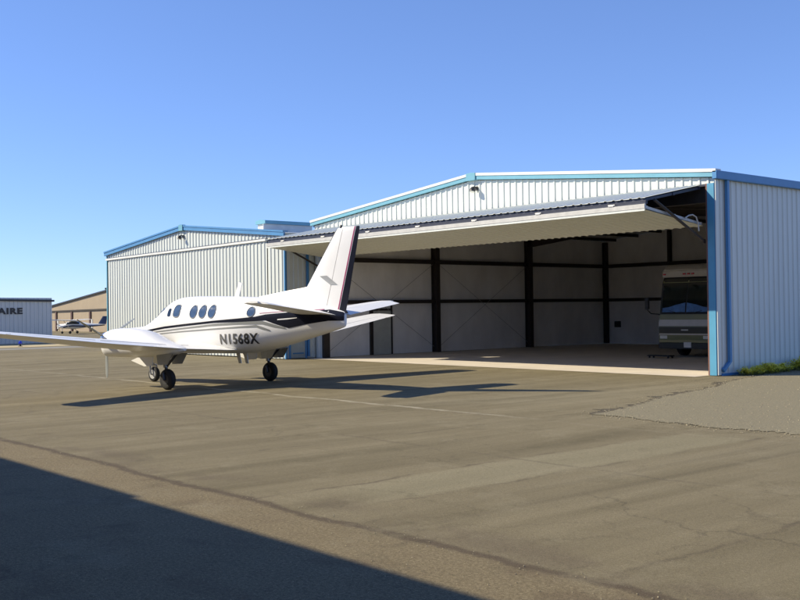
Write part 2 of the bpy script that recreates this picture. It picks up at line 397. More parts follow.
# steel frame inside
YC = (.45, 7.1, 13.9, 20.45)
for y in YC[1:3]:
    for x, s in ((-W+.33, 1), (-.33, -1)):
        hb(MB().ibeam((x,y,.02), (x,y,EAVE-.35), .27, .36, up=(1,0,0)), 'column', M['steel'])
    hb(MB().ibeam((-W+.3,y,EAVE-.55), (-W/2,y,RIDGE-.62), .22, .55), 'rafter', M['steel'])
    hb(MB().ibeam((-W/2,y,RIDGE-.62), (-.3,y,EAVE-.55), .22, .55), 'rafter', M['steel'])
for x in (-W+.30, -.30):
    hb(MB().ibeam((x,20.5,.02), (x,20.5,EAVE-.35), .22, .25, up=(1,0,0)), 'column', M['steel'])
hb(MB().ibeam((-15.9,20.5,4.52), (-15.9,20.5,6.3), .16, .22, up=(0,1,0)), 'column', M['steel'])
hb(MB().ibeam((-5.2,20.5,.02), (-5.2,20.5,6.4), .16, .22, up=(0,1,0)), 'column', M['steel'])
for z, h in ((2.52,.17), (4.47,.20)):
    hb(MB().box(-W+.14,-W+.32, .35,20.3, z-h/2,z+h/2), 'girt', M['steel'])
    hb(MB().box(-W+.35,-.36, 20.46,20.62, z-h/2,z+h/2), 'girt', M['steel'])
    hb(MB().box(-.32,-.14, .5,20.3, z-h/2,z+h/2), 'girt', M['steel'])
for k in range(1, 7):
    for sx in (-1, 1):
        x = -W/2 + sx*k*1.55; z = RIDGE-.32-(RIDGE-EAVE)*abs(x+W/2)/(W/2)
        hb(MB().box(x-.04,x+.04, .1,20.6, z-.10,z+.06), 'purlin', M['steel'])
for a, b in (((.5,.3),(6.9,4.35)), ((.5,4.35),(6.9,.3)), ((7.3,.3),(13.7,4.35)), ((7.3,4.35),(13.7,.3))):
    hb(MB().tube([(-W+.36,a[0],a[1]), (-W+.36,b[0],b[1])], .009, 6), 'brace_rod', M['galv'])
# the pedestrian door in the left wall, seen from inside
idr = hb(MB().box(-W+.14,-W+.24, 3.0,3.16, .02,2.4).box(-W+.14,-W+.20, 4.30,4.38, .02,2.4).box(-W+.14,-W+.20, 3.16,4.30, 2.10,2.2), 'inner_door_frame', M['steel'])
hb(MB().box(-W+.14,-W+.17, 3.16,4.30, .02,2.10), 'inner_door', mat('pale_green_door', (.50,.52,.47), .5), parent=idr)
hb(MB().box(-19.72,-19.38, 20.50,20.665, .95,1.30), 'electrical_box', M['black'])

# bifold door: upper leaf slopes out from the head, lower leaf folds back under it
DX0, DX1 = -20.08, -.42
bd = hb(MB(), 'bifold_door', M['frame_grey'])
def leaf(name, p, q, up):
    """sheet between lines p and q (y,z) with ribs along y; up = +1 ribs stand up, -1 they hang down"""
    mb = MB(); prof = []; x = DX0; pt = .305
    while x < DX1:
        for a, o in ((0,0),(.60,0),(.68,.024),(.88,.024),(.96,0)):
            if x+a*pt < DX1: prof.append((x+a*pt, o))
        x += pt
    prof.append((DX1, 0))
    vs = []
    for x, o in prof: vs += [(x,p[0],p[1]+up*o), (x,q[0],q[1]+up*o)]
    mb.add(vs, [(2*i,2*i+1,2*i+3,2*i+2) for i in range(len(prof)-1)])
    # folded-over ends give the sheet a real edge
    n = len(prof)
    vs2 = []
    for x, o in prof: vs2 += [(x,p[0],p[1]+up*o-up*.012), (x,q[0],q[1]+up*o-up*.012)]
    b = len(mb.v); mb.v += vs2
    for i in range(n-1): mb.f += [(b+2*i,b+2*i+2,b+2*i+3,b+2*i+1), (2*i,2*i+2,b+2*i+2,b+2*i), (2*i+1,b+2*i+1,b+2*i+3,2*i+3)]
    return hb(mb, name, M['panel'], parent=bd)
FO = -2.92
U0, U1 = (-.10, 5.80), (FO, 5.25)
L0, L1 = (FO, 4.90), (-.02, 4.55)
leaf('upper_leaf', U0, U1, 1)
leaf('lower_leaf', L0, L1, -1)
def lframe(p, q, zoff, m, nm, t=.09):
    mb = MB()
    for k in (0,.5,1):
        y = p[0]+(q[0]-p[0])*k; z = p[1]+(q[1]-p[1])*k+zoff
        mb.box(DX0+.02,DX1-.02, y-t/2,y+t/2, z-t/2,z+t/2)
    n = 9
    for i in range(n):
        x = DX0+.08+(DX1-DX0-.16)*i/(n-1)
        mb.beam((x,p[0],p[1]+zoff), (x,q[0],q[1]+zoff), t*.9, t*.86)
        if i < n-1:
            x2 = DX0+.08+(DX1-DX0-.16)*(i+1)/(n-1)
            mb.beam((x,p[0],p[1]+zoff), (x2,(p[0]+q[0])/2,(p[1]+q[1])/2+zoff), t*.5, t*.5)
    return hb(mb, nm, m, parent=bd)
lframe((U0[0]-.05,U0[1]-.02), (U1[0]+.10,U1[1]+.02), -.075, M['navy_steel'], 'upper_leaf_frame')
lframe((L0[0]+.10,L0[1]), (L1[0]-.08,L1[1]), .075, M['frame_grey'], 'lower_leaf_frame')
# edge tube of the lower leaf, seen from outside, with hinge lugs
hb(MB().box(DX0,DX1, FO-.02,FO+.05, 4.925,5.07), 'edge_tube', M['frame_grey'], parent=bd, bevel=.012)
hb(MB().box(DX0,DX1, FO-.035,FO-.021, 4.865,4.92), 'edge_flashing', M['panel'], parent=bd)
hb(MB().box(DX0+.03,DX1-.03, FO+.06,FO+.16, 5.075,5.20), 'fold_gap_shade', M['navy_steel'], parent=bd)  # dark navy strip standing in for the shade between the leaves
for i in range(7):
    x = DX0+1.2+i*(DX1-DX0-2.4)/6
    hb(MB().box(x-.09,x+.09, FO-.03,FO+.05, 5.072,5.105).tube([(x-.12,FO+.01,5.115),(x+.12,FO+.01,5.115)], .022, 8), 'hinge', M['frame_grey'], parent=bd)
for x, sx in ((DX0-.03, -1), (DX1+.05, 1)):
    hb(MB().tube([(x,-2.55,5.20), (x,-.06,4.08)], .045, 8), 'lift_arm', M['steel'], parent=bd)
    hb(MB().lathe((x-.03,-.08,4.08), (1,0,0), [(0,.07),(.06,.07)], 14), 'guide_roller', M['steel'], parent=bd)
hb(MB().tube([(-.40,-1.0,4.74),(-.39,-.82,4.83),(-.385,-.62,4.86),(-.38,-.45,4.80),(-.375,-.36,4.62),(-.375,-.32,4.38)], .022, 8), 'lift_strap', M['frame_grey'], parent=bd)

# ------------------------------------------------------------------ LEFT HANGAR
LX0, LX1, LY = -38.85, -20.64, -1.6
LE, LR, LXR = 5.68, 6.56, -29.80
B = thing('hangar', 'smaller closed hangar left of the open one, white ribbed front under a blue roof trim', 'hangar', ((LX0+LX1)/2, LY, 0))
def lb(mb, name, m, parent=None, **k):
    o = mb.build(name, m, None, **k); o.parent = parent or B
    for v in o.data.vertices: v.co.x -= (LX0+LX1)/2; v.co.y -= LY
    return o
def zl(x): return LR - (LR-LE)*(abs(x-LXR)/((LXR-LX0) if x < LXR else (LX1-LXR)))
LB = 16.
lb(ribbed(MB(), (LX0,LY), (1,0), (0,-1), LX1-LX0, lambda s: 5.30+.008*s, lambda s: zl(LX0+s)-.15), 'gable_wall', M['panel_left'])
lb(ribbed(MB(), (LX1,LY+.02), (0,1), (1,0), 1.56, const(.03), const(LE-.1), pitch=.25), 'wall', M['panel_left'])
lb(ribbed(MB(), (LX0,LB), (0,-1), (-1,0), LB-LY-.02, const(.03), const(LE-.1)), 'wall', M['panel_left'])
lb(MB().box(LX0+.1,LX1-.1, LB-.05,LB, .03,LE-.1), 'wall', M['panel_left'])
lb(MB().box(LX1-.12,LX1-.06, .02,LB-.06, .03,LE-.1), 'wall', M['panel_left'])
lb(MB().prism([(LX0-.1,LE-.05),(LXR,LR-.05),(LX1+.02,LE-.05),(LX1+.02,LE-.10),(LXR,LR-.10),(LX0-.1,LE-.10)], 1, LY-.06, LB+.1), 'roof', M['roof'])
for xe, xi in ((LX0-.14, LXR-.2), (LX1+.10, LXR+.2)):
    lb(MB().prism([(xe,zl(xe)-.20),(xi,zl(xi)-.20),(xi,zl(xi)-.03),(xe,zl(xe)-.03)], 1, LY-.14, LY-.05), 'rake_trim', M['trim_blue'])
    lb(MB().prism([(xe,zl(xe)-.028),(xi,zl(xi)-.028),(xi,zl(xi)+.05),(xe,zl(xe)+.05)], 1, LY-.17, LY+.1), 'roof_edge', M['trim_blue'])
lb(MB().prism([(LXR-.198,LR-.24),(LXR+.198,LR-.24),(LXR+.198,LR+.06),(LXR,LR+.085),(LXR-.198,LR+.06)], 1, LY-.19, LY), 'ridge_cap', M['trim'])
lb(MB().box(LX1-.05,LX1+.045, LY-.05,LY+.05, .02,LE-.2), 'corner_trim', M['trim_blue'])
lb(MB().box(LX0-.04,LX0+.06, LY-.05,LY+.05, .02,LE-.2), 'corner_trim', M['trim'])
# the closed bifold door: ribbed leaf with a pale head flashing and a joint at mid height
lb(ribbed(MB(), (LX0+.25,LY-.06), (1,0), (0,-1), 16.6, const(.05), lambda s: 5.22+.008*s), 'closed_door', M['panel_left'])
lb(MB().prism([(LX0+.1,5.20),(LX1-1.35,5.335),(LX1-1.35,5.435),(LX0+.1,5.30)], 1, LY-.16, LY-.02), 'door_head_flashing', M['offwhite'])
lb(MB().prism([(LX0+.1,5.306),(LX1-1.35,5.441),(LX1-1.35,5.475),(LX0+.1,5.34)], 1, LY-.10, LY-.02), 'door_head_gap', M['navy_steel'])
lb(ribbed(MB(), (LX1-1.33,LY-.03), (1,0), (0,-1), 1.26, const(.03), const(5.45), pitch=.3), 'jamb_wall', M['panel_left'])
wall_light(-29.77, LY-.035, 6.0, B, ((LX0+LX1)/2, LY))
# side door facing the camera, downspout above it
fr = lb(MB().box(LX1+.03,LX1+.09, LY+.12,LY+.20, .02,2.2).box(LX1+.03,LX1+.09, LY+.98,LY+1.06, .02,2.2).box(LX1+.03,LX1+.09, LY+.20,LY+.98, 2.12,2.2), 'side_door_frame', M['trim_blue'])
dr = lb(MB().box(LX1+.04,LX1+.065, LY+.205,LY+.975, .04,2.115), 'side_door', mat('grey_green_door', (.36,.42,.42), .5), parent=fr)
lb(MB().box(LX1+.04,LX1+.095, LY+.30,LY+.88, .22,.28), 'door_rail', M['trim_blue'], parent=fr)
lb(MB().box(LX1+.05,LX1+.13, LY+1.10,LY+1.20, .1,LE-.25), 'downspout', M['trim_blue'])
# raised roof monitor behind the ridge, right of centre
mo = lb(MB().box(-28.75,-28.03, 2.2,5.2, 6.2,6.72), 'roof_monitor', M['offwhite'])
lb(MB().box(-28.03,-28.0, 2.06,5.15, 6.3,6.72), 'monitor_side', M['offwhite'], parent=mo)
lb(MB().prism([(-28.85,6.725),(-27.9,6.725),(-27.9,6.90),(-28.4,6.96),(-28.85,6.90)], 1, 2.1, 5.3), 'monitor_roof', M['trim'], parent=mo)

# ------------------------------------------------------------------ OPPOSITE HANGAR (its roof edge throws the foreground shade)
OE, OY = 6.2, -22.0-.992*6.2
O = thing('hangar', 'hangar facing the open one from across the apron, its roof edge shading the near ground', 'hangar', (0, OY, 0))
O_b = lambda mb, name, m, **k: mb.build(name, m, O, **k)
O_b(ribbed(MB(), (45,-.35), (-1,0), (0,1), 115, const(.03), const(OE-.1)), 'wall', M['rust'])
O_b(ribbed(MB(), (-70,-.35), (0,-1), (-1,0), 18, const(.03), const(OE-.1)), 'wall', M['panel'])
O_b(ribbed(MB(), (45,-18.35), (0,1), (1,0), 18, const(.03), const(OE-.1)), 'wall', M['panel'])
O_b(MB().prism([(0,OE),(-9.3,OE+1.0),(-18.6,OE),(-18.6,OE-.08),(-9.3,OE+.92),(0,OE-.08)], 0, -70.3, 45.3), 'roof', M['roof'])
O_b(MB().box(-70.3,-.33, .005,.09, OE-.20,OE+.02), 'gutter', M['trim_blue'])
O_b(MB().box(-.29,45.3, .002,.03, OE-.20,OE-.0), 'eave_trim', M['trim_blue'])

# ------------------------------------------------------------------ AIRCRAFT (local x = 5.4 - station, y = left, z = up)
A = thing('airplane', 'white twin turboprop airplane with navy and grey stripes parked on the apron', 'airplane', (-8.97,-11.80,0), RD(190.25))
SX = lambda st: 5.4-st
SEC = [(0.0,1.40,1.42,.02),(.12,1.29,1.53,.12),(.35,1.20,1.60,.24),(.8,1.10,1.655,.38),(1.4,1.01,1.69,.50),(2.16,.955,1.76,.60),(2.61,.935,1.92,.645),
       (3.06,.925,2.17,.685),(3.46,.92,2.45,.71),(3.94,.92,2.60,.73),(5.2,.93,2.61,.735),(6.76,.965,2.56,.735),(7.49,1.07,2.53,.67),(8.23,1.21,2.48,.55),
       (9.0,1.38,2.41,.41),(9.7,1.545,2.28,.25),(10.1,1.64,2.17,.13),(10.30,1.70,2.11,.06),(10.34,1.73,2.08,.04)]
def interp(st):
    if st <= SEC[0][0]: return SEC[0][1:]
    if st >= SEC[-1][0]: return SEC[-1][1:]
    for i in range(len(SEC)-1):
        if SEC[i][0] <= st <= SEC[i+1][0]: break
    p1, p2 = SEC[i], SEC[i+1]; p0 = SEC[max(i-1,0)]; p3 = SEC[min(i+2,len(SEC)-1)]
    h = p2[0]-p1[0]; t = (st-p1[0])/h; out = []
    for k in (1,2,3):
        m1 = (p2[k]-p0[k])/max(p2[0]-p0[0],1e-6)*h; m2 = (p3[k]-p1[k])/max(p3[0]-p1[0],1e-6)*h
        d = p2[k]-p1[k]
        if m1*d < 0: m1 = 0
        if m2*d < 0: m2 = 0
        out.append((2*t**3-3*t*t+1)*p1[k]+(t**3-2*t*t+t)*m1+(-2*t**3+3*t*t)*p2[k]+(t**3-t*t)*m2)
    return out
EXP = 2.35
def spt(st, ang, off=0):
    zb, zt, w = interp(st); zc = (zb+zt)/2; hz = (zt-zb)/2
    c, s = cos(ang), sin(ang); r = (abs(c)**EXP+abs(s)**EXP)**(-1/EXP)
    return (SX(st), (w+off)*r*c, zc+(hz+off)*r*s)
def lat_at(st, z):
    zb, zt, w = interp(st); zc = (zb+zt)/2; hz = (zt-zb)/2
    q = min(.999, abs((z-zc)/hz)); return w*(1-q**EXP)**(1/EXP)
rings = []; NS = 90
for i in range(NS+1):
    t = i/NS; st = 10.34*t
    rings.append(st)
sts = sorted(set([0,.01,.03,.07,.12,.2,.3,.4,.55,.7,.85]+[1+i*.12 for i in range(78)]+[10.25,10.30,10.32,10.34]))
sts = [s for s in sts if s <= 10.34]
fus = MB().loft([[spt(st, 2*pi*k/40) for k in range(40)] for st in sts]).build('fuselage', M['paint'], A, smooth=60)

def side_strip(name, pts, m, parent, sides=(1,-1), off=.006, step=.06, nz=3):
    """pts: (station, z top, z bottom)"""
    for sd in sides:
        mb = MB(); rows = []
        for i in range(len(pts)-1):
            a, b = pts[i], pts[i+1]; n = max(1, int(abs(b[0]-a[0])/step))
            for k in range(n + (1 if i == len(pts)-2 else 0)):
                t = k/n; st, zt, zb = (a[j]+(b[j]-a[j])*t for j in range(3))
                row = []
                for q in range(nz+1):
                    z = zb+(zt-zb)*q/nz; row.append((SX(st), sd*(lat_at(st, z)+off), z))
                rows.append(row)
        mb.loft(rows, cap=False, closed=False); mb.build(name, m, parent, smooth=True)
side_strip('navy_stripe', [(2.75,1.63,1.60),(3.1,1.665,1.605),(3.7,1.735,1.675),(4.6,1.805,1.74),(5.95,1.90,1.835),(7.0,1.96,1.86),(7.56,2.0,1.875),(7.92,2.06,1.90),(8.2,2.08,1.81),(8.68,2.11,1.68),(9.3,2.12,1.79),(9.9,2.17,1.87),(10.28,2.10,1.87),(10.33,2.07,1.88)], M['navy'], fus)
side_strip('grey_stripe', [(3.1,1.575,1.545),(4.6,1.70,1.655),(5.95,1.81,1.745),(7.0,1.855,1.785),(7.82,1.885,1.79),(8.2,1.79,1.705),(8.58,1.695,1.66)], M['greyst'], fus)
side_strip('grey_stripe', [(3.2,1.51,1.49),(4.6,1.605,1.575),(5.95,1.68,1.64),(7.0,1.735,1.69),(7.62,1.775,1.705),(7.85,1.71,1.64),(8.06,1.64,1.60)], M['greyst'], fus)
side_strip('white_dash', [(8.33,1.93,1.90),(8.65,1.95,1.915),(8.96,1.965,1.95)], M['paint'], fus, off=.011)
side_strip('pinstripe', [(7.7,2.10,2.085),(8.6,2.15,2.135),(9.3,2.17,2.155),(9.75,2.185,2.165)], M['magenta'], fus)
def patch(name, st0, st1, z0, z1, m, parent, power=2., off=.006, sides=(1,-1), ring=None):
    """rounded pane lying on the fuselage side"""
    for sd in sides:
        mb = MB(); n = 28; sc = (st0+st1)/2; zc = (z0+z1)/2; a = (st1-st0)/2; b = (z1-z0)/2
        vs = []
        for r in (1, .66, .33, 0):
            for k in range(n if r else 1):
                t = 2*pi*k/n; c, s = cos(t), sin(t); q = (abs(c)**power+abs(s)**power)**(-1/power)
                st = sc+a*r*q*c; z = zc+b*r*q*s
                vs.append((SX(st), sd*(lat_at(st, z)+off), z))
        fs = []
        for j in range(2):
            for k in range(n): fs.append((j*n+k, j*n+(k+1)%n, (j+1)*n+(k+1)%n, (j+1)*n+k))
        for k in range(n): fs.append((2*n+k, 2*n+(k+1)%n, 3*n))
        w = mb.add(vs, fs).build(name, m, parent, smooth=True)
        if ring:
            pts = []
            for k in range(n+1):
                t = 2*pi*k/n; c, s = cos(t), sin(t); q = (abs(c)**power+abs(s)**power)**(-1/power)
                st = sc+(a+.012)*q*c; z = zc+(b+.012)*q*s; pts.append((SX(st), sd*(lat_at(st, z)+.002), z))
            MB().tube(pts, .013, 6, cap=False).build('window_frame', ring, w, smooth=True)
for c in (5.0, 5.405, 5.81): patch('window', c-.145, c+.145, 1.985, 2.335, M['porthole'], fus, ring=M['greyst'])
patch('window', 7.26, 7.52, 2.01, 2.26, M['porthole'], fus, ring=M['greyst'])
patch('cockpit_window', 4.09, 4.37, 2.02, 2.36, M['porthole'], fus, power=3.2, ring=M['greyst'])
patch('quarter_window', 3.80, 3.955, 2.03, 2.27, M['pane'], fus, power=4)
# two-piece windscreen wrapped over the nose top
for sd in (1, -1):
    mb = MB(); rows = []
    for i in range(7):
        st = 3.06+.44*i/6
        rows.append([spt(st, pi/2 - sd*(RD(4)+RD(46)*k/8), .006) for k in range(9)])
    mb.loft(rows, cap=False, closed=False).build('windscreen', M['pane'], fus, smooth=True)
MB().beam((SX(6.1),0,2.56),(SX(6.28),0,2.98),.02,.16,up=(1,0,0)).build('antenna', M['paint'], fus)
for st in (6.05, 6.35):
    MB().prism([(SX(st),.98),(SX(st+.15),.98),(SX(st+.22),.66),(SX(st+.12),.66)], 1, -.012, .012).build('antenna', M['strut'], fus)
# registration
def text_mesh(txt, size, extrude=0, bold=0, shear=0):
    cu = bpy.data.curves.new('lettering', 'FONT'); cu.body = txt; cu.size = size; cu.extrude = extrude; cu.offset = bold; cu.shear = shear; cu.space_character = 1.14
    cu.resolution_u = 4
    o = bpy.data.objects.new('lettering', cu); COL.objects.link(o)
    bpy.context.view_layer.update()
    me = bpy.data.meshes.new_from_object(o.evaluated_get(bpy.context.evaluated_depsgraph_get()))
    bpy.data.objects.remove(o); return me
def fit_mesh(me):
    xs = [v.co.x for v in me.vertices]; ys = [v.co.y for v in me.vertices]
    return min(xs), max(xs), min(ys), max(ys)
for sd in (1, -1):
    me = text_mesh('N1568X', .42, 0, .013, .28)
    bm = bmesh.new(); bm.from_mesh(me)
    for _ in range(4):
        es = [e for e in bm.edges if e.calc_length() > .05]
        if not es: break
        bmesh.ops.subdivide_edges(bm, edges=es, cuts=1)
    bmesh.ops.triangulate(bm, faces=bm.faces)
    bm.to_mesh(me); bm.free()
    a, b, c, d = fit_mesh(me)
    for v in me.vertices:
        t = (v.co.x-a)/(b-a); y = (v.co.y-c)/(d-c)
        st = 6.11+1.54*t if sd > 0 else 7.65-1.54*t
        z = 1.215+.31*y + .035*(t if sd > 0 else 1-t)
        v.co = (SX(st), sd*(lat_at(st, z)+.008), z)
    me.materials.append(M['letters'])
    o = bpy.data.objects.new('registration', me); COL.objects.link(o); o.parent = fus

# lifting surfaces
def foil(le, te, t, up, f0=0., f1=1., n=12, grow=0.):
    """closed ring round part of an aerofoil section between chord fractions f0..f1"""
    le = Vector(le); te = Vector(te); c = te-le; L = c.length; up = Vector(up)
    def th(x): return 5*t*(.2969*math.sqrt(max(x,0))-.126*x-.3516*x*x+.2843*x**3-.1015*x**4)
    xs = [f0+(f1-f0)*(1-cos(pi*k/(n*2)))**1.0 if f0 == 0 else f0+(f1-f0)*k/n for k in range(n+1)]
    if f0 == 0: xs = [x*1.0 for x in xs]
    top = [le+c*x+up*(th(x)*L+grow) for x in xs]; bot = [le+c*x-up*(th(x)*L*.8+grow) for x in xs]
    return top + bot[::-1]
def surface(name, secs, m, parent, f0=0., f1=1., grow=0., smooth=50):
    return MB().loft([foil(le, te, t, up, f0, f1, grow=grow) for le, te, t, up in secs]).build(name, m, parent, smooth=smooth)
def wsecs(sd, rows): return [((SX(a), sd*y, z), (SX(b), sd*y, z+dz), t, (0,0,1)) for y, a, b, z, t, dz in [(q[0], q[1], q[2], q[3]-sd*.10*q[0]/7.6, q[4], q[5]) for q in rows]]
WR = [(.35,4.02,6.62,1.10,.150,-.03),(.75,4.04,6.50,1.115,.150,-.03),(1.3,4.08,6.28,1.15,.155,-.02),(2.0,4.10,6.20,1.20,.16,-.02),(4.2,4.29,6.05,1.44,.15,-.02),(6.2,4.47,5.90,1.685,.135,-.015),(7.45,4.60,5.80,1.84,.12,-.01),(7.62,4.72,5.74,1.865,.09,-.01),(7.68,4.95,5.62,1.87,.05,-.01)]
for sd in (1, -1):
    wg = surface('wing', wsecs(sd, WR), M['paint'], A)
    surface('deice_boot', wsecs(sd, WR[3:7]), M['boot'], wg, 0, .045, grow=.003)
    # aileron and flap gaps: dark hinge lines set just proud of the upper skin
    for y0, y1 in ((1.45,4.25),(4.4,7.2)):
        pts = []
        for k in range(9):
            y = y0+(y1-y0)*k/8
            for i in range(len(WR)-1):
                if WR[i][0] <= y <= WR[i+1][0]: break
            t = (y-WR[i][0])/(WR[i+1][0]-WR[i][0]); a_, b_, z_, tt = (WR[i][j]+(WR[i+1][j]-WR[i][j])*t for j in (1,2,3,4))
            x = .74; L_ = b_-a_; zz = z_-sd*.10*y/7.6-.02*x+L_*5*tt*(.2969*math.sqrt(x)-.126*x-.3516*x*x+.2843*x**3-.1015*x**4)
            pts.append((SX(a_+L_*x), sd*y, zz))
        MB().tube(pts, .008, 5).build('hinge_line', M['greyst'], wg)
    MB().lathe((SX(5.0), sd*7.62, 1.865-sd*.10), (0,sd,.1), [(0,.05),(.06,.045),(.10,.02)], 10).build('navigation_light', M['red'] if sd > 0 else M['lens'], wg, smooth=True)
    MB().tube([(SX(5.80), sd*7.0, 1.78-sd*.09),(SX(6.05), sd*7.02, 1.78-sd*.09)], .004, 5).build('static_wick', M['black'], wg)
    # nacelle
    NC = [(2.70,1.24,.34,.27),(2.78,1.25,.375,.325),(3.0,1.28,.40,.375),(3.4,1.295,.42,.41),(3.9,1.295,.415,.43),(4.4,1.275,.395,.43),(4.85,1.235,.345,.42),(5.3,1.17,.235,.36),(5.75,1.13,.16,.28),(6.05,1.13,.09,.16),(6.2,1.13,.03,.06)]
    def nsec(st, zc, hz, hy, n=28):
        out = []
        for k in range(n):
            c, s = cos(2*pi*k/n), sin(2*pi*k/n); r = (abs(c)**2.3+abs(s)**2.3)**(-1/2.3)
            out.append((SX(st), sd*1.98+hy*r*c, zc+hz*r*s))
        return out
    nc = MB().loft([nsec(*q) for q in NC]).build('engine_nacelle', M['paint'], A, smooth=60)
    MB().loft([nsec(2.67,1.02,.035,.15,20), nsec(2.65,1.02,.065,.19,20), nsec(2.73,1.02,.09,.23,20), nsec(2.87,1.03,.10,.25,20)]).build('intake_lip', M['chrome'], nc, smooth=60)
    MB().loft([nsec(2.645,1.02,.045,.165,20), nsec(2.641,1.02,.04,.16,20)]).build('intake_mouth', M['black'], nc)
    for s2 in (1, -1):
        MB().tube([(SX(3.0), sd*1.98+s2*.30, 1.36),(SX(3.02), sd*1.98+s2*.43, 1.37),(SX(3.12), sd*1.98+s2*.52, 1.37),(SX(3.30), sd*1.98+s2*.565, 1.36)], [.10,.10,.095,.09], 12).build('exhaust_stack', M['galv'], nc, smooth=True)
    # propeller, feathered, one blade straight down
    pr = MB().lathe((SX(2.71), sd*1.98, 1.41), (1,0,0), [(-.02,.19),(.06,.195),(.14,.18),(.24,.13),(.32,.07),(.35,.01)], 20).build('spinner', M['chrome'], nc, smooth=True)
    pr.name = 'propeller'; pr.parent = A
    for k in range(3):
        an = -pi/2*sd + k*2*pi/3
        rad = Vector((0, cos(an), sin(an))); fwd = Vector((1,0,0)); tn = rad.cross(fwd)
        bl = MB(); rr = []
        for r, ch, th_, tw in ((.12,.07,.07,80),(.28,.09,.05,82),(.5,.14,.034,84),(.8,.155,.022,86),(1.0,.135,.016,88),(1.11,.10,.012,89),(1.16,.05,.008,89)):
            c_ = Vector((SX(2.60), sd*1.98, 1.41)) + rad*r; d = fwd*sin(RD(tw)) + tn*cos(RD(tw)); nn = rad.cross(d)
            rr.append([c_+d*(ch/2*cos(2*pi*j/10))+nn*(th_/2*sin(2*pi*j/10)) for j in range(10)])
        bl.loft(rr).build('blade', M['blade'], pr, smooth=True)

def wheel(x, y, r, w, parent, hm=None, hr=.6):
    t = MB().lathe((x, y-w/2, r), (0,1,0), [(.0,r*.62),(.0,r*.80),(w*.10,r*.93),(w*.28,r*.995),(w*.5,r),(w*.72,r*.995),(w*.90,r*.93),(w,r*.80),(w,r*.62)], 28).build('tyre', M['tyre'], parent, smooth=True)
    for s2 in (0, 1):
        MB().lathe((x, y-w/2-.004 if s2 == 0 else y+w/2-.02, r), (0,1,0), [(0,r*hr*.8),(.0,r*hr),(.024,r*hr),(.024,r*.1)], 20).build('hub', hm or M['hub'], t, smooth=True)
for sd in (1, -1):
    g = MB().tube([(SX(5.25), sd*1.95, 1.12),(SX(5.33), sd*1.95, .62)], .075, 12).build('main_gear', M['strut'], A, smooth=True)
    y = sd*1.95
    MB().tube([(SX(5.33),y,.66),(SX(5.36),y,.46)], .045, 10).tube([(SX(5.36),y-.135,.47),(SX(5.36),y+.135,.47)], .04, 8).tube([(SX(5.36),y-.13,.47),(SX(5.40),y-.13,.29)], .035, 8).tube([(SX(5.36),y+.13,.47),(SX(5.40),y+.13,.29)], .035, 8).tube([(SX(5.40),y-.15,.29),(SX(5.40),y+.15,.29)], .03, 8).build('axle_fork', M['oleo'], g, smooth=True)
    MB().tube([(SX(5.95),y,1.12),(SX(5.38),y,.66)], .035, 8).build('drag_brace', M['oleo'], g, smooth=True)
    wheel(SX(5.40), y, .29, .175, g, M['oleo'], .5)  # dark metal puts the shade on the main hubs into their colour
    for s2 in (1, -1):
        MB().prism([(SX(4.12),.80),(SX(4.45),.90),(SX(5.12),.93),(SX(5.08),.68),(SX(4.72),.65)], 1, y+s2*.27-.01, y+s2*.27+.01).build('gear_door', M['paint'], g)
        MB().prism([(SX(5.24),1.02),(SX(5.95),1.02),(SX(5.72),.72),(SX(5.30),.70)], 1, y+s2*.25-.01, y+s2*.25+.01).build('gear_door', M['galv'], g)
g = MB().tube([(SX(2.25),0,1.08),(SX(2.18),0,.50)], .05, 12).build('nose_gear', M['strut'], A, smooth=True)
MB().tube([(SX(2.18),-.13,.52),(SX(2.18),.13,.52)], .03, 8).tube([(SX(2.18),-.125,.52),(SX(2.24),-.125,.235)], .028, 8).tube([(SX(2.18),.125,.52),(SX(2.24),.125,.235)], .028, 8).tube([(SX(2.24),-.13,.235),(SX(2.24),.13,.235)], .025, 8).build('axle_fork', M['strut'], g, smooth=True)
wheel(SX(2.24), 0, .235, .14, g)
for s2 in (1, -1):
    MB().box(SX(2.85),SX(2.30), s2*.24-.008,s2*.24+.008, .66,1.02).build('gear_door', M['paint'], g)

# fin, rudder and dorsal fillet (section ring lies flat, lofted upward)
def vsec(z, a, b, t): return ((SX(a),0,z), (SX(b),0,z), t, (0,1,0))
FZ = [(2.15,8.40,10.36,.085),(2.5,8.68,10.455,.085),(2.78,8.93,10.52,.085),(3.3,9.32,10.64,.085),(3.8,9.69,10.76,.085),(4.2,9.99,10.85,.085),(4.29,10.08,10.87,.06),(4.33,10.22,10.86,.03)]
hinge = lambda z: 9.68+(z-2.15)*.292
def finfrac(z, a, b, d=0): return (hinge(z)+d-a)/(b-a)
def finpart(name, m, parent, lo, hi, grow=0., rows=FZ):
    rr = []
    for z, a, b, t in rows:
        f0 = 0 if lo is None else (lo(z)-a)/(b-a); f1 = 1 if hi is None else (hi(z)-a)/(b-a)
        rr.append(foil((SX(a),0,z), (SX(b),0,z), t, (0,1,0), max(0,min(f0,1)), max(0,min(1,f1)), grow=grow))
    return MB().loft(rr).build(name, m, parent, smooth=50)
fin = finpart('fin', M['paint'], A, None, lambda z: hinge(z)-.008)
RZ = [(2.06,8.34,10.44,.085)]+FZ[:]
rud = finpart('rudder', M['paint'], fin, lambda z: hinge(z)+.012, None, rows=RZ)
band0 = lambda z: 10.17+(z-2.26)*.285
finpart('navy_band', M['navy'], rud, lambda z: band0(z), lambda z: 20, grow=.004, rows=RZ)
finpart('pinstripe', M['magenta'], rud, lambda z: band0(z)-.055, lambda z: band0(z)-.02, grow=.004, rows=FZ)
BT = FZ[2:7]
finpart('deice_boot', M['boot'], fin, None, lambda z: 8.955+(z-2.78)*.757, grow=.004, rows=BT)
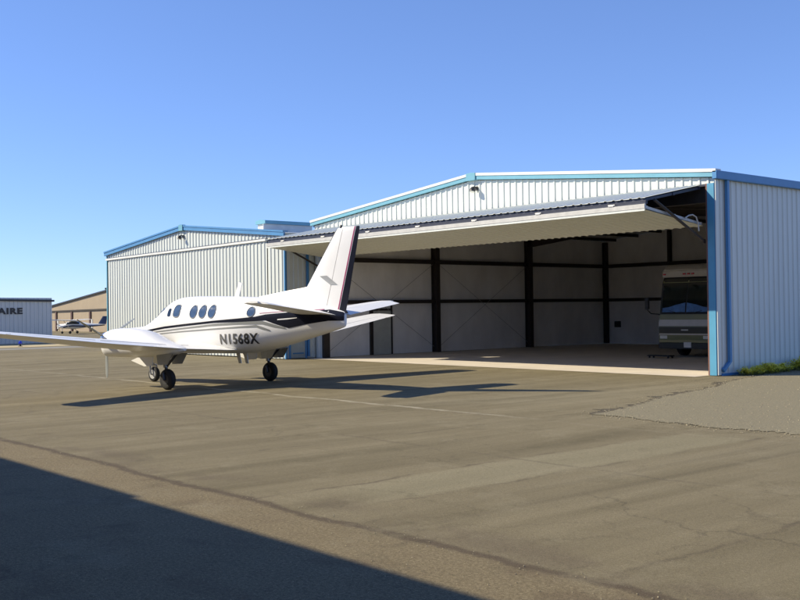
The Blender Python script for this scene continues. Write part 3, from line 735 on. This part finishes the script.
# dorsal fillet
MB().loft([[(SX(st), w*c, z0-.10+(zt-z0+.10)*s) for c, s in ((1,0),(.85,.3),(.5,.75),(.15,.98),(-.15,.98),(-.5,.75),(-.85,.3),(-1,0))] for st, w, z0, zt in ((7.05,.03,2.52,2.565),(7.6,.07,2.50,2.63),(8.2,.09,2.48,2.71),(8.8,.10,2.42,2.78),(9.2,.09,2.38,2.84))]).build('dorsal_fillet', M['paint'], fin, smooth=50)
for sd in (1, -1):
    e = []
    for s0, z0 in ((9.48,3.06),(9.74,3.07),(10.10,2.82),(9.86,2.82)):
        for i in range(len(FZ)-1):
            if FZ[i][0] <= z0 <= FZ[i+1][0]: break
        t = (z0-FZ[i][0])/(FZ[i+1][0]-FZ[i][0]); a, b = (FZ[i][j]+(FZ[i+1][j]-FZ[i][j])*t for j in (1,2)); x = (s0-a)/(b-a)
        yy = (b-a)*5*.085*(.2969*math.sqrt(x)-.126*x-.3516*x*x+.2843*x**3-.1015*x**4)
        e.append((SX(s0), sd*(yy+.009), z0))
    MB().add(e, [(0,1,2,3)]).build('emblem', M['emblem'], fin)
MB().lathe((SX(10.22),0,4.31), (0,0,1), [(0,.035),(.03,.035),(.06,.03),(.085,.01)], 12).build('beacon', M['boot'], fin, smooth=True)
# tailplanes with drooped elevators
for sd in (1, -1):
    TR = [(.05,8.72,10.26,2.06),(.6,8.82,10.24,2.13),(2.3,9.12,10.13,2.335),(2.52,9.20,10.11,2.36),(2.62,9.42,10.05,2.372)]
    HF = .60
    tp = MB().loft([foil((SX(a),sd*y,z),(SX(b),sd*y,z),.095,(0,0,1),0,HF) for y,a,b,z in TR]).build('tailplane', M['paint'], A, smooth=50)
    MB().loft([foil((SX(a),sd*y,z),(SX(b),sd*y,z),.095,(0,0,1),0,.05,grow=.003) for y,a,b,z in TR[1:4]]).build('deice_boot', M['boot'], tp, smooth=50)
    dr = RD(7); rr = []
    for y, a, b, z in TR[1:4] if False else [(.28,8.76,10.25,2.09)]+TR[1:4]:
        c = b-a; hx = a+c*(HF+.012); q = foil((SX(a),sd*y,z),(SX(b),sd*y,z),.095,(0,0,1),HF+.015,1.)
        o = []
        for p in q:
            dx = SX(hx)-p.x; dz = p.z-z
            o.append((SX(hx)-(dx*cos(dr)+dz*sin(dr)), p.y, z+dz*cos(dr)-dx*sin(dr)))
        rr.append(o)
    MB().loft(rr).build('elevator', M['paint'], tp, smooth=50)

# ------------------------------------------------------------------ MOTORHOME inside the hangar (front faces -y)
V = thing('motorhome', 'olive and white motorhome parked nose out inside the dark hangar', 'motorhome', (-7.16, 8.9, 0), RD(3))
HWV, VL, VH = 1.27, 10.5, 3.62
prof = [(.10,.45),(.02,.62),(.0,1.25),(.05,1.55),(.16,2.2),(.34,3.1),(.55,3.5),(.85,VH),(VL,VH),(VL,.5),(2.6,.38),(1.2,.38)]
body = MB().prism(prof, 0, -HWV, HWV).build('body', M['rv_olive'], V, bevel=.07, smooth=True, seg=3)
def yf(z):
    P_ = [(.45,.10),(.62,.02),(1.25,0),(1.55,.05),(2.2,.16),(3.1,.34),(3.5,.55)]
    for i in range(len(P_)-1):
        if P_[i][0] <= z <= P_[i+1][0]:
            t = (z-P_[i][0])/(P_[i+1][0]-P_[i][0]); return P_[i][1]+(P_[i+1][1]-P_[i][1])*t
    return .1
def fpanel(name, x0, x1, z0, z1, m, parent, th=.02, off=0):
    n = 5; zs = [z0+(z1-z0)*i/n for i in range(n+1)]; mb = MB()
    a = [(x, yf(z)-th-off, z) for z in zs for x in (x0,x1)]; b = [(x, yf(z)-off+.004, z) for z in zs for x in (x0,x1)]
    k = len(a); mb.add(a+b, [(2*i,2*i+1,2*i+3,2*i+2) for i in range(n)]+[(k+2*i,k+2*i+2,k+2*i+3,k+2*i+1) for i in range(n)]+[(2*i,2*i+2,k+2*i+2,k+2*i) for i in range(n)]+[(2*i+1,k+2*i+1,k+2*i+3,2*i+3) for i in range(n)]+[(0,k,k+1,1),(2*n,2*n+1,k+2*n+1,k+2*n)])
    return mb.build(name, m, parent, bevel=.006)
fpanel('windscreen_surround', -HWV+.05, HWV-.05, 1.78, 3.38, M['black'], V, .008)
for s in (-1, 1):
    wn = fpanel('windscreen', -1.14 if s < 0 else .02, -.02 if s < 0 else 1.14, 1.83, 3.28, M['rv_glass'], V)
    sh = MB().add([(s*.03,-.035+yf(1.9),1.87),(s*1.10,-.035+yf(1.9),1.87),(s*1.10,-.035+yf(2.1),2.04),(s*.8,-.035+yf(2.1),2.08),(s*.45,-.035+yf(2.2),2.18),(s*.03,-.035+yf(2.2),2.26)], [(0,1,2,3,4,5)])
    sh.v += [(x,y+.006,z) for x,y,z in sh.v]; sh.f += [(11,10,9,8,7,6)]+[(i,(i+1)%6,6+(i+1)%6,6+i) for i in range(6)]
    sh.build('blue_patch', M['shade'], wn)  # blue patch low on each windscreen pane
    MB().tube([(s*.15,yf(1.8)-.03,1.79),(s*.75,yf(2.0)-.05,1.93)], .012, 6).build('wiper', M['black'], V)
cap = MB().prism([(.32,3.30),(.40,3.62),(.75,3.86),(2.4,3.86),(2.6,VH+.005),(.80,VH+.005),(.50,3.42)], 0, -HWV+.02, HWV-.02).build('front_cap', M['rv_white'], V, bevel=.04, smooth=True)
for x in (-1.13,-.2,0,.2,1.13):
    MB().box(x-.06,x+.06, .32,.37, 3.42,3.48).build('marker_light', M['red'], cap)
fpanel('white_band', -HWV+.03, HWV-.03, 1.30, 1.56, M['rv_white'], V, .03)
fpanel('grille', -HWV+.06, HWV-.06, 1.00, 1.26, M['rv_dark'], V, .022)
fpanel('chrome_strip', -HWV+.03, HWV-.03, .93, .985, M['rv_white'], V, .04)
fpanel('lower_panel', -HWV+.04, HWV-.04, .50, .615, M['rv_dark'], V, .02)
fpanel('tan_band', -HWV+.04, HWV-.04, .62, .72, M['rv_tan'], V, .024)
MB().box(-.16,.16, -.028,-.02, 1.11,1.16).build('emblem', M['frame_grey'], V)
for s in (-1, 1):
    fpanel('headlight', s*1.0-.17, s*1.0+.17, .77, .90, M['lens'], V, .03)
bmp = MB().box(-HWV+.04,HWV-.04, -.06,.12, .36,.60).build('bumper', M['rv_dark'], V, bevel=.04)
MB().box(-.02,.32, -.075,-.063, .42,.64).build('licence_plate', M['offwhite'], bmp)
for s in (-1, 1):
    ma = MB().tube([(s*1.22,.10,1.78),(s*1.55,-.06,1.82),(s*1.72,-.08,1.98)], .022, 8).build('mirror_arm', M['black'], V)
    MB().box(s*1.72-.10,s*1.72+.10, -.13,-.03, 1.98,2.50).build('mirror', M['black'], ma, bevel=.03)
    for y in (1.75, 7.6):
        w_ = MB().lathe((s*1.10-.15, y, .48), (1,0,0), [(0,.28),(0,.40),(.04,.47),(.15,.48),(.26,.47),(.30,.40),(.30,.28)], 24).build('wheel', M['tyre'], V, smooth=True)
        MB().lathe((s*1.10+s*.15-.01, y, .48), (1,0,0), [(0,.27),(.02,.27)], 18).build('rim', M['galv'], w_)
for s in (-1, 1):
    MB().prism([(1.2,2.0),(2.4,2.0),(2.4,2.9),(1.3,2.9)], 0, s*HWV-.004, s*HWV+.012).build('side_window', M['rv_glass'], V)
    MB().prism([(4.0,2.1),(5.6,2.1),(5.6,2.8),(4.0,2.8)], 0, s*HWV-.004, s*HWV+.012).build('side_window', M['rv_glass'], V)
MB().box(-.45,.45, 4.2,5.1, VH,VH+.26).build('roof_unit', M['rv_white'], V, bevel=.06)
ck = thing('creeper_board', 'low dark creeper board lying on the hangar floor left of the motorhome', 'creeper', (-7.75, 8.05, .008))
MB().box(-.55,.55, -.2,.2, .07,.12).build('deck', M['black'], ck, bevel=.02)
for x, y in ((-.45,-.14),(.45,-.14),(-.45,.14),(.45,.14)): MB().lathe((x,y-.02,.035),(0,1,0),[(0,.035),(.04,.035)],12).build('caster', M['tyre'], ck)

# ------------------------------------------------------------------ FAR LEFT: grey building with lettering, tan hangar, small aircraft, tree
Gt = thing('building', 'pale grey metal building at the left edge with dark letters AIRE on its wall', 'building', (-58.5, 0, 0))
ribbed(MB(), (0,-30), (0,1), (1,0), 32.95, const(.02), lambda s: 3.42-.009*(s-29.), pitch=.305).build('wall', M['grey_wall'], Gt)
MB().box(-20,-.02, 2.90,2.95, .02,3.25).build('wall', M['grey_wall'], Gt)
MB().box(-20,-.02, -30,-29.95, .02,3.6).build('wall', M['grey_wall'], Gt)
MB().prism([(-30.1,3.80),(3.10,3.24),(3.10,3.10),(-30.1,3.66)], 0, -20.1, .14).build('roof', M['navy_edge'], Gt)
me = text_mesh('AIRE', .6, .015, .028)
a, b, c, d = fit_mesh(me)
for v in me.vertices:
    x, y, z = v.co; v.co = (.05+z, -1.12+1.84*(x-a)/(b-a), 2.20+.47*(y-c)/(d-c))
me.materials.append(M['navy_edge'])
o = bpy.data.objects.new('lettering', me); COL.objects.link(o); o.parent = Gt

T = thing('hangar', 'tan hangar far behind the small parked aircraft, with dark door posts', 'hangar', (-103, 24.85, 0))
def tz(x): return 4.86 - .098*abs(x-6.7)
MB().prism([(-30,0),(22,0),(22,tz(22)),(6.7,tz(6.7)),(-30,tz(-30))], 1, .0, 22).build('wall', M['tan_wall'], T)
MB().prism([(-30.2,tz(-30.2)-.02),(6.7,tz(6.7)-.02),(22.2,tz(22.2)-.02),(22.2,tz(22.2)+.12),(6.7,tz(6.7)+.14),(-30.2,tz(-30.2)+.12)], 1, -.2, 22.2).build('roof', M['navy_edge'], T)
MB().prism([(-30,.55),(22,2.99),(22,3.12),(-30,.62)] if False else [(-30,2.30),(22,2.72),(22,2.88),(-30,2.46)], 1, -.16, -.02).build('door_head', M['darkopen'], T)  # dark strip across the head of the doors
for x in (-19.6,-14.2,-8.75,-3.85,1.6,7.0,12.5):
    MB().box(x-.20,x+.20, -.14,-.01, 0,2.45).build('door_post', M['rust'], T)
    MB().box(x+.26,x+.58, -.06,-.005, .3,1.5).build('notice_panel', M['offwhite'], T)

C = thing('light_aircraft', 'small white and blue high-wing aircraft parked far off in front of the tan hangar', 'airplane', (-91.9, 18.6, 0), RD(222))
C.scale = (.74,.74,.74)
CS = [(0,1.15,.12,.12),(.15,1.15,.30,.30),(.9,1.12,.36,.42),(1.5,1.25,.52,.52),(2.4,1.32,.62,.54),(3.4,1.28,.50,.50),(4.6,1.25,.30,.30),(6.6,1.28,.13,.12),(7.2,1.30,.06,.05)]
cf = MB().loft([[(2.2-st, hy*cos(2*pi*k/16), zc+hz*sin(2*pi*k/16)) for k in range(16)] for st,zc,hz,hy in CS]).build('fuselage', M['cess'], C, smooth=60)
MB().loft([[(2.2-st, (hy+.01)*cos(2*pi*k/16), zc-.10+(hz*.62)*sin(2*pi*k/16)) for k in range(16)] for st,zc,hz,hy in CS[2:]]).build('stripe', M['cess_b'], cf, smooth=60)
MB().loft([[(2.2-st, (hy+.012)*cos(2*pi*k/16), zc+.22+(hz*.5)*sin(2*pi*k/16)) for k in range(16)] for st,zc,hz,hy in CS[3:6]]).build('window', M['pane'], cf, smooth=60)
for s in (1, -1):
    w_ = MB().loft([foil((.75,s*y,z),(-.8+.25*(y/5.4),s*y,z),.12,(0,0,1)) for y,z in ((.0,1.95),(2.5,2.0),(5.4,2.08))]).build('wing', M['cess'], C, smooth=50)
    MB().tube([(.35,s*.5,.95),(.2,s*2.6,1.98)], .04, 6).build('wing_strut', M['cess'], w_)
    MB().loft([foil((-4.3,s*y,1.33),(-5.2,s*y,1.33),.09,(0,0,1)) for y in (.0,1.65)]).build('tailplane', M['cess'], C, smooth=50)
    lg = MB().tube([(-.1,s*.4,.85),(-.15,s*1.15,.25)], .04, 6).build('main_gear', M['strut'], C)
    MB().lathe((-.15,s*1.2-.08,.22),(0,1,0),[(0,.12),(.02,.2),(.08,.22),(.14,.2),(.16,.12)],16).build('tyre', M['tyre'], lg, smooth=True)
MB().loft([foil((-3.9,0,1.35),(-5.2,0,1.35),.1,(0,1,0)), foil((-4.7,0,2.55),(-5.4,0,2.55),.08,(0,1,0))]).build('fin', M['cess_b'], C, smooth=50)
lg = MB().tube([(1.6,0,.85),(1.65,0,.3)], .04, 6).build('nose_gear', M['strut'], C)
MB().lathe((1.65,-.07,.19),(0,1,0),[(0,.1),(.02,.17),(.07,.19),(.12,.17),(.14,.1)],16).build('tyre', M['tyre'], lg, smooth=True)
pp = MB().lathe((2.2,0,1.15),(1,0,0),[(0,.16),(.15,.12),(.28,.02)],12).build('propeller', M['cess'], C, smooth=True)
for s in (1,-1): MB().beam((2.28,0,1.15),(2.28,s*.55,1.15+s*.75),.02,.12,up=(0,1,0)).build('blade', M['blade'], pp)

# tree beyond the tan hangar
def leafball(mb, c, r, n, size, flat=1.):
    for _ in range(n):
        while True:
            p = Vector((random.uniform(-1,1),random.uniform(-1,1),random.uniform(-1,1)))
            if p.length < 1: break
        p = Vector((p.x*r[0], p.y*r[1], p.z*r[2])) + Vector(c)
        nn = Vector((random.gauss(0,1),random.gauss(0,1),random.gauss(0,1)*flat)).normalized(); t = nn.orthogonal().normalized(); q = nn.cross(t)
        s = size*random.uniform(.6,1.4)
        mb.add([p-t*s, p+q*s*.5, p+t*s, p-q*s*.5], [(0,1,2,3)])
tr = thing('tree', 'dark green tree top showing above the tan hangar roof', 'tree', (-176, 62, 0))
MB().tube([(0,0,0),(.1,.1,2.4),(.2,0,5.6)], [.35,.26,.12], 8).tube([(.1,.1,2.4),(1.4,.3,6.0)], [.18,.06], 6).tube([(.1,.1,2.2),(-1.2,-.3,5.9)], [.18,.06], 6).build('trunk', M['bark'], tr)
mb = MB()
for i in range(16):
    a = random.uniform(0,2*pi); r = random.uniform(.2,3.0)
    leafball(mb, (r*cos(a), r*sin(a), random.uniform(5.0,7.2)-.22*r), (1.3,1.3,.9), 130, .22)
mb.build('crown', M['leaf'], tr)

# blue taxiway edge lights
tl = thing('taxiway_light', 'small blue taxiway edge light, left one of the pair before the grey building', 'taxiway light', (-52.4,-1.7,0), 0, 'blue taxiway edge lights')
MB().lathe((0,0,.006),(0,0,1),[(0,.16),(.03,.15),(.05,.06),(.16,.05),(.18,.10)],16).build('base', M['black'], tl, smooth=True)
MB().lathe((0,0,.18),(0,0,1),[(0,.11),(.10,.115),(.17,.08),(.20,.01)],16).build('lens', M['blue_lens'], tl, smooth=True)
t2 = copy_tree(tl); t2.location = (-53.6,1.9,0); t2['label'] = 'small blue taxiway edge light nearer the right end of the grey building'

# weeds along the foot of the right wall
def weed(loc, r, h, n, label):
    t = thing('weed', label, 'weed', loc, 0, 'weeds at the foot of the hangar wall')
    st = MB(); lf = MB(); fl = MB()
    for _ in range(n):
        a = random.uniform(0,2*pi); q = r*math.sqrt(random.random()); b = (q*.5*cos(a), q*.9*sin(a), 0)
        hh = h*random.uniform(.45,1.05)*(1-.3*q/r); tip = (b[0]+random.gauss(0,.06), b[1]+random.gauss(0,.08), hh)
        st.tube([b, tip], [.006,.003], 4, cap=False)
        for k in range(4):
            p = Vector(tip)+Vector((random.gauss(0,.03),random.gauss(0,.03),random.gauss(0,.02))); q_ = random.uniform(.014,.026)
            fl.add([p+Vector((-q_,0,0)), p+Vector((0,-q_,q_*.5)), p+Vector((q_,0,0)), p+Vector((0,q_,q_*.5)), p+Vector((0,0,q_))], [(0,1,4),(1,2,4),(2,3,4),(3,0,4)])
        for k in range(9):
            f = random.uniform(.25,1.05); p = Vector(b).lerp(Vector(tip), f)
            aa = random.uniform(0,2*pi); d = Vector((cos(aa), sin(aa), random.uniform(-.1,.8))).normalized(); s = random.uniform(.03,.065)
            w = d.cross(Vector((0,0,1))).normalized()*s*.42
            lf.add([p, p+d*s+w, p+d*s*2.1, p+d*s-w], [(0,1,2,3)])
    st.build('stem', M['weed2'], t); lf.build('leaf', M['weed'], t); kind(fl.build('sunlit_tip', M['sunlit_tip'], t), 'stuff')  # yellow flecks added so the shaded weeds look sunlit
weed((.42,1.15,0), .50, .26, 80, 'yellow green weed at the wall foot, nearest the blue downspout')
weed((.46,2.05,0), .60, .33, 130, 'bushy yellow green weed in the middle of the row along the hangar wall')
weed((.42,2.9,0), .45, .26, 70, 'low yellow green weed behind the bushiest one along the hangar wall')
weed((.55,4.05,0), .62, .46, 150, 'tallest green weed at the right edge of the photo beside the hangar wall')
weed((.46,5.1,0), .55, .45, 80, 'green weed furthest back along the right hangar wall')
mb = MB()
bm = bmesh.new(); bmesh.ops.create_icosphere(bm, subdivisions=3, radius=1)
for v in bm.verts:
    k = 1+.16*math.sin(3.1*v.co.x+1)+.13*math.sin(4.3*v.co.y+v.co.z*2)+random.uniform(-.03,.03); v.co = (v.co.x*.22*k, v.co.y*.30*k, .07+v.co.z*.11*k)
me = bpy.data.meshes.new('stone'); bm.to_mesh(me); bm.free(); me.materials.append(M['rock'])
o = bpy.data.objects.new('stone', me); COL.objects.link(o); o.location = (1.15,3.2,.0); o.rotation_euler = (0,0,.5)
tag(o, 'pale stone lying beside the weeds at the hangar wall', 'stone')

# ------------------------------------------------------------------ light, sky, camera
sd = Vector((1.057,.992,-1)).normalized()
sl = bpy.data.lights.new('sun', 'SUN'); sl.energy = 4.1; sl.angle = RD(.53); sl.color = (1,.89,.68)
so = bpy.data.objects.new('sun', sl); COL.objects.link(so); so.rotation_euler = sd.to_track_quat('-Z','Y').to_euler()
w = bpy.data.worlds.new('World'); S.world = w; w.use_nodes = True
nt = w.node_tree; bg = nt.nodes['Background']; sk = nt.nodes.new('ShaderNodeTexSky'); sk.sky_type = 'NISHITA'; sk.sun_disc = False
sk.sun_elevation = RD(34.6); sk.sun_rotation = math.atan2(-sd.x, -sd.y)
sk.altitude = 2500; sk.air_density = 1.0; sk.dust_density = 0; sk.ozone_density = 6.0
tint = nt.nodes.new('ShaderNodeMix'); tint.data_type = 'RGBA'; tint.blend_type = 'MULTIPLY'; tint.inputs[0].default_value = 1
tint.inputs[7].default_value = (.91,1.0,1.30,1)          # a slightly deeper blue air
gm = nt.nodes.new('ShaderNodeGamma'); gm.inputs[1].default_value = .76          # hazier, flatter sky gradient
nt.links.new(sk.outputs[0], gm.inputs[0]); nt.links.new(gm.outputs[0], tint.inputs[6]); nt.links.new(tint.outputs[2], bg.inputs[0]); bg.inputs[1].default_value = .126

cam = bpy.data.cameras.new('camera'); co = bpy.data.objects.new('camera', cam); COL.objects.link(co); S.camera = co
cam.sensor_width = 36; cam.lens = 1028.5*36/800; cam.clip_start = .1; cam.clip_end = 5000
f = Vector((-.7605942,.6492276,0)); r0 = Vector((.6492276,.7605942,0)); p_, ro = .0093, .0142
fw = f*cos(p_)+Vector((0,0,1))*sin(p_); up0 = Vector((0,0,1))*cos(p_)-f*sin(p_)
rt = r0*cos(ro)-up0*sin(ro); up = r0*sin(ro)+up0*cos(ro)
mtx = Matrix.Identity(4)
for i in range(3): mtx[i][0], mtx[i][1], mtx[i][2] = rt[i], up[i], -fw[i]
mtx.translation = Vector((17.3556,-27.3611,2.1389)); co.matrix_world = mtx

S.view_settings.view_transform = 'Standard'; S.view_settings.look = 'None'; S.view_settings.exposure = .78; S.view_settings.gamma = 1
S.render.engine = 'CYCLES'
S.cycles.max_bounces = 12; S.cycles.diffuse_bounces = 9
S.render.resolution_x = 1024; S.render.resolution_y = 768
